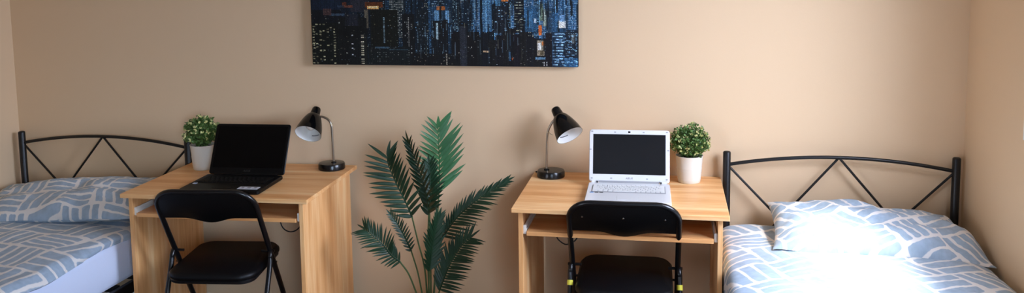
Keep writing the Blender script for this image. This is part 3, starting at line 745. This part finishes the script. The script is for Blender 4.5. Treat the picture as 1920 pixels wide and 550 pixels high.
#        n, left (len0,len1,len2), left angle (base,tip), right same, width, normal tilt (towards +x, up), tip leaf length
SP = {
 'F1': (13, (.12, .150, .090), (56, 38), (.14, .190, .100), (50, 36), .0215, (.35, .15), .055),
 'F2': (14, (.080, .140, .105), (66, 56), (.085, .135, .095), (58, 28), .0185, (-.35, .1), .075),
 'F3': (15, (.06, .085, .055), (52, 28), (.08, .085, .055), (50, 28), .0165, (-.7, .2), .07),
 'F4': (20, (.050, .090, .07), (66, 42), (.045, .092, .070), (58, 36), .0110, (-.3, .3), .055),
 'F5': (14, (.03, .046, .03), (50, 30), (.035, .054, .035), (58, 34), .0100, (-.3, .3), .04),
 'F6': (25, (.070, .085, .045), (40, 20), (.11, .130, .040), (54, 22), .0118, (-.1, .35), .045),
 'F7': (24, (.085, .11, .09), (46, 30), (.095, .120, .085), (66, 38), .0118, (-.2, .2), .07),
 'F8': (16, (.05, .085, .06), (36, 22), (.07, .10, .06), (44, 22), .0165, (.3, .2), .06),
 'F9': (14, (.05, .075, .05), (52, 32), (.065, .09, .06), (54, 34), .0170, (-.2, .2), .05),
}
pc = (-1.065, -.295)
palm = thing('palm_plant', 'tall green artificial palm standing between the two desks against the wall', 'plant', (pc[0], pc[1], 0))
b = MB(); b.lathe([(0, 0), (.085, 0), (.088, .004), (.105, .165), (.112, .168), (.112, .18), (.104, .18), (.100, .165), (.09, .15)], 40); b.build('pot', M['palmpot'], palm, smooth=45)
b = MB(); b.lathe([(0, .152), (.098, .15)], 30); b.build('soil', M['soil'], palm)
camv = Vector((0, -3.8381, 1.6863))
prn = random.Random(4)
def even(P, n):
    L = [0.0]
    for a, c in zip(P, P[1:]): L.append(L[-1] + (c - a).length)
    out = []; j = 0
    for i in range(n):
        t = L[-1] * i / (n - 1)
        while j < len(L) - 2 and L[j + 1] < t: j += 1
        out.append(P[j].lerp(P[j + 1], (t - L[j]) / max(1e-9, L[j + 1] - L[j])))
    return out
def frond(key):
    P3, S3 = FR[key]; n, Ll, La, Rl, Ra, wd, tl, tip = SP[key]
    off = Vector((pc[0], pc[1], 0))
    P = even([Vector(p) - off for p in smoothpath(P3, 10)], 60)
    m = MB(); k = len(P)
    m.tube(P, [.0034 * (1 - .7 * i / k) + .0006 for i in range(k)], 8)
    N0 = (camv - Vector(P3[len(P3) // 2])).normalized(); N0 = (N0 + Vector((tl[0], 0, tl[1]))).normalized()
    def leaflet(p, dr, nrm, L, w):
        dr = dr.normalized(); nrm = (nrm - dr * nrm.dot(dr)).normalized(); sd = dr.cross(nrm)
        vs = []; ns = 7
        drop = prn.uniform(.02, .10); tw = prn.uniform(-.25, .25)
        for i in range(ns + 1):
            t = i / ns
            ww = w * .5 * (math.sin(math.pi * min(1, t * .86 + .14) ** .8) ** .8) if t < 1 else 0.0
            if t == 0: ww = w * .22
            c = p + dr * (L * t) - nrm * (drop * L * t * t) - Vector((0, 0, .05 * L * t * t))
            s2 = (sd + nrm * tw * t).normalized()
            vs += [c - s2 * ww + nrm * ww * .38, c, c + s2 * ww + nrm * ww * .38]
        fs = []
        for i in range(ns):
            a = i * 3; fs += [(a, a + 1, a + 4, a + 3), (a + 1, a + 2, a + 5, a + 4)]
        m.add(vs, fs)
    def il(tr, t): return tr[0] + (tr[1] - tr[0]) * min(1, t / .45) if t < .45 else tr[1] + (tr[2] - tr[1]) * (t - .45) / .55
    for i in range(n):
        for sgn, LL, AA in ((-1, Ll, La), (1, Rl, Ra)):
            t = (i + (.3 if sgn > 0 else 0)) / (n - .4); t = min(t, .98) ** .93; fi = t * (k - 1); ia = int(fi); p = P[ia].lerp(P[min(ia + 1, k - 1)], fi - ia)
            T = (P[min(ia + 2, k - 1)] - P[max(ia - 2, 0)]).normalized()
            S = T.cross(N0).normalized()                       # right of the rachis seen from the room
            a = R(AA[0] + (AA[1] - AA[0]) * t + prn.uniform(-4, 4))
            dr = T * math.cos(a) + S * sgn * math.sin(a) + N0 * prn.uniform(.02, .16)
            leaflet(p, dr, N0, il(LL, t) * prn.uniform(.92, 1.06), wd * (1 - .25 * t))
    T = (P[-1] - P[-3]).normalized(); leaflet(P[-1] - T * .004, T + N0 * .05, N0, tip, wd * .8)
    fo = m.build('frond', M['palmpale' if key == 'F1' else 'palm'], palm, smooth=70)
    s = MB(); Q = [Vector(p) - off for p in smoothpath(S3, 10)]; s.tube([Q[0] - Vector((0, 0, .03))] + Q, [.0042] + [.0042 - .001 * i / len(Q) for i in range(len(Q))], 8)
    s.build('stem', M['palmstem'], fo, smooth=60)
for kk in FR: frond(kk)

# ------------------------------------------------------------------ folding chairs
def chair(label, loc, rot, screws, tape):
    t = thing('folding_chair', label, 'chair', loc, rot, 'two black folding chairs')
    w = .207; rt = .0112
    top, foot = Vector((0, -.205, .786)), Vector((0, .245, .012))
    def side(s, a):                                          # point on the straight of the tube, a = 0 top .. 1 foot
        p = top.lerp(foot, a); return Vector((s * w, p.y, p.z))
    up = (top - foot).normalized(); c = .085; path = []
    path.append(side(-1, 1)); path.append(side(-1, .55)); path.append(side(-1, .2))
    ctr = top - up * c
    for k in range(9):
        a = math.pi - (math.pi / 2) * k / 8; path.append(Vector((-w + c, 0, 0)) + Vector((c * math.cos(a), 0, 0)) + ctr + up * c * math.sin(a))
    path.append(Vector((0, 0, 0)) + top + Vector((0, -.006, .001)))
    for k in range(9):
        a = math.pi / 2 - (math.pi / 2) * k / 8; path.append(Vector((w - c, 0, 0)) + Vector((c * math.cos(a), 0, 0)) + ctr + up * c * math.sin(a))
    path.append(side(1, .2)); path.append(side(1, .55)); path.append(side(1, 1))
    b = MB(); b.tube(path, rt, 14); b.build('back_tube_frame', M['blackpaint'], t, smooth=50)
    # back panel: filled between the tubes, lower edge dips in the middle, slightly dished
    nrm = Vector((0, -up.z, up.y)) if True else None
    b = MB(); nx, nz = 28, 10; vs, fs = [], []
    for sd in (0, 1):
        for j in range(nz + 1):
            for i in range(nx + 1):
                u = 2 * i / nx - 1; x = u * (w - .002)
                ed = max(0, abs(x) - (w - c)); topz = c * (1 - math.sqrt(max(0, 1 - (ed / c) ** 2)))
                dip = .145 + .026 * (.5 + .5 * math.cos(math.pi * min(1, abs(u) * 1.9)))
                h = topz + (dip - topz) * j / nz
                p = top - up * h; dish = .018 * (1 - u * u) * math.sin(math.pi * min(1, .15 + .85 * (h / dip)))
                q = p + nrm * (dish * -1 if nrm.y > 0 else dish) + Vector((x, 0, 0)) + nrm * (.006 if sd else -.006)
                vs.append(q)
    k = nx + 1; o2 = k * (nz + 1)
    for j in range(nz):
        for i in range(nx):
            a = j * k + i; fs.append((a, a + 1, a + k + 1, a + k)); a += o2; fs.append((a, a + k, a + k + 1, a + 1))
    for i in range(nx):
        for j in (0, nz):
            a = j * k + i; fs.append((a, a + 1, a + 1 + o2, a + o2))
    b.add(vs, fs); b.build('backrest', M['vinyl'], t, smooth=40)
    if screws:
        for xx, hh in ((-.155, .060), (0, .052), (.155, .064)):
            p = top - up * hh + Vector((xx, 0, 0)); nn = nrm if nrm.y < 0 else -nrm
            dish = .018 * (1 - (xx / w) ** 2) * math.sin(math.pi * (.15 + .85 * hh / .16))
            p = p + nn * (dish + .006 if False else .0065 + dish)
            q = MB(); q.lathe([(.0045, 0), (.0040, .0016), (.0, .0020)], 14, M=Matrix.Translation(p) @ nn.to_track_quat('Z', 'Y').to_matrix().to_4x4()); q.build('screw', M['screw'], t, smooth=50)
    # seat
    b = MB(); b.rbox((0, .002, .428), (.376, .396, .036), .075, 8, bev=.012, M=Matrix.Rotation(R(2.0), 3, 'X')); b.build('seat', M['vinyl'], t, smooth=50)
    b = MB(); b.rbox((0, .002, .408), (.362, .382, .014), .06, 8, bev=.003, M=Matrix.Rotation(R(2.0), 3, 'X')); b.build('seat_pan', M['blackpaint'], t, smooth=40)
    for s in (-1, 1):
        pv = side(s, .39) + Vector((-s * .004, 0, 0))
        leg = [Vector((s * (w + .004), pv.y - .002, pv.z + .006)), Vector((s * (w + .006), pv.y - .020, pv.z - .016)), Vector((s * (w + .007), pv.y - .040, pv.z - .075)), Vector((s * (w + .004), -.262, .012))]
        b = MB(); b.tube(smoothpath(leg, 6), .0105, 12); b.build('rear_leg', M['blackpaint'], t, smooth=50)
        b = MB(); b.tube([pv + Vector((s * .022, 0, 0)), Vector((s * .17, pv.y, pv.z))], .006, 10); b.build('pivot_bolt', M['blackpaint'], t)
        ps = side(s, .468); b = MB(); b.tube([ps + Vector((s * .014, 0, 0)), Vector((s * .175, ps.y, ps.z))], .005, 10); b.build('seat_pivot', M['blackpaint'], t)
        for p in (side(s, 1), Vector((s * (w + .004), -.262, .012))):
            b = MB(); b.lathe([(.0, 0), (.014, 0), (.0145, .004), (.013, .032), (.010, .034)], 16, M=Matrix.Translation((p.x, p.y, 0))); b.build('rubber_foot', M['rubber'], t, smooth=40)
        if tape:
            a = leg[2]; dd = (leg[1] - leg[2]).normalized()
            b = MB(); b.lathe([(.0120, -.010), (.0120, .010)], 18, M=Matrix.Translation(a + dd * .012) @ dd.to_track_quat('Z', 'Y').to_matrix().to_4x4()); b.build('tape_band', M['tape'], t, smooth=60)
    b = MB(); a1 = side(-1, .86); a2 = side(1, .86); b.tube([a1, a2], .0075, 10); b.build('stretcher', M['blackpaint'], t, smooth=50)
    b = MB(); b.tube([(-w, -.234, .10), (w, -.234, .10)], .0075, 10); b.build('stretcher', M['blackpaint'], t, smooth=50)
    return t
chair('black folding chair turned slightly, at the desk with the black laptop', (-1.897, -.548, 0), R(7), False, False)
chair('black folding chair with yellow tape, at the desk with the white laptop', (-.198, -.478, 0), R(1.5), True, True)

# ------------------------------------------------------------------ light
def area(name, loc, target, sx, sy, power, col, spread=180):
    l = bpy.data.lights.new(name, 'AREA'); l.shape = 'RECTANGLE'; l.size = sx; l.size_y = sy; l.energy = power; l.color = col; l.spread = R(spread)
    o = bpy.data.objects.new(name, l); C.objects.link(o); o.location = loc
    o.rotation_euler = (Vector(target) - Vector(loc)).to_track_quat('-Z', 'Y').to_euler(); return o
area('window_daylight', (XR + .30, cy, cz + .12), (XR - 1, cy + .6, cz - .75), ww + .1, wh + .1, 62, (.80, .915, 1.20), 125)
area('left_bed_fill', (.5, YF - .16, 1.36), (-2.2, -.5, .35), 1.0, 1.2, 9, (.70, .90, 1.18), 55)  # added fill from behind the camera, brightens the left bed and its sheet
area('right_wall_fill', (-2.5, YF - .16, 1.1), (1.18, -.45, 1.0), .8, 1.6, 7, (.85, .93, 1.12), 60)  # added fill aimed across the room to lift the right wall
sl = bpy.data.lights.new('sun', 'SUN'); sl.energy = 8.8; sl.angle = R(10); sl.color = (1.0, .97, .9)
so = bpy.data.objects.new('sun', sl); C.objects.link(so)
so.rotation_euler = (-Vector((.56, -.46, 1.0))).to_track_quat('-Z', 'Y').to_euler()
w = bpy.data.worlds.new('world'); bpy.context.scene.world = w; w.use_nodes = True
w.node_tree.nodes['Background'].inputs[0].default_value = (.75, .88, 1.0, 1); w.node_tree.nodes['Background'].inputs[1].default_value = .2

sc = bpy.context.scene
sc.view_settings.view_transform = 'Standard'; sc.view_settings.look = 'None'; sc.view_settings.gamma = 1
sc.view_settings.exposure = 0.02; sc.view_settings.use_curve_mapping = False
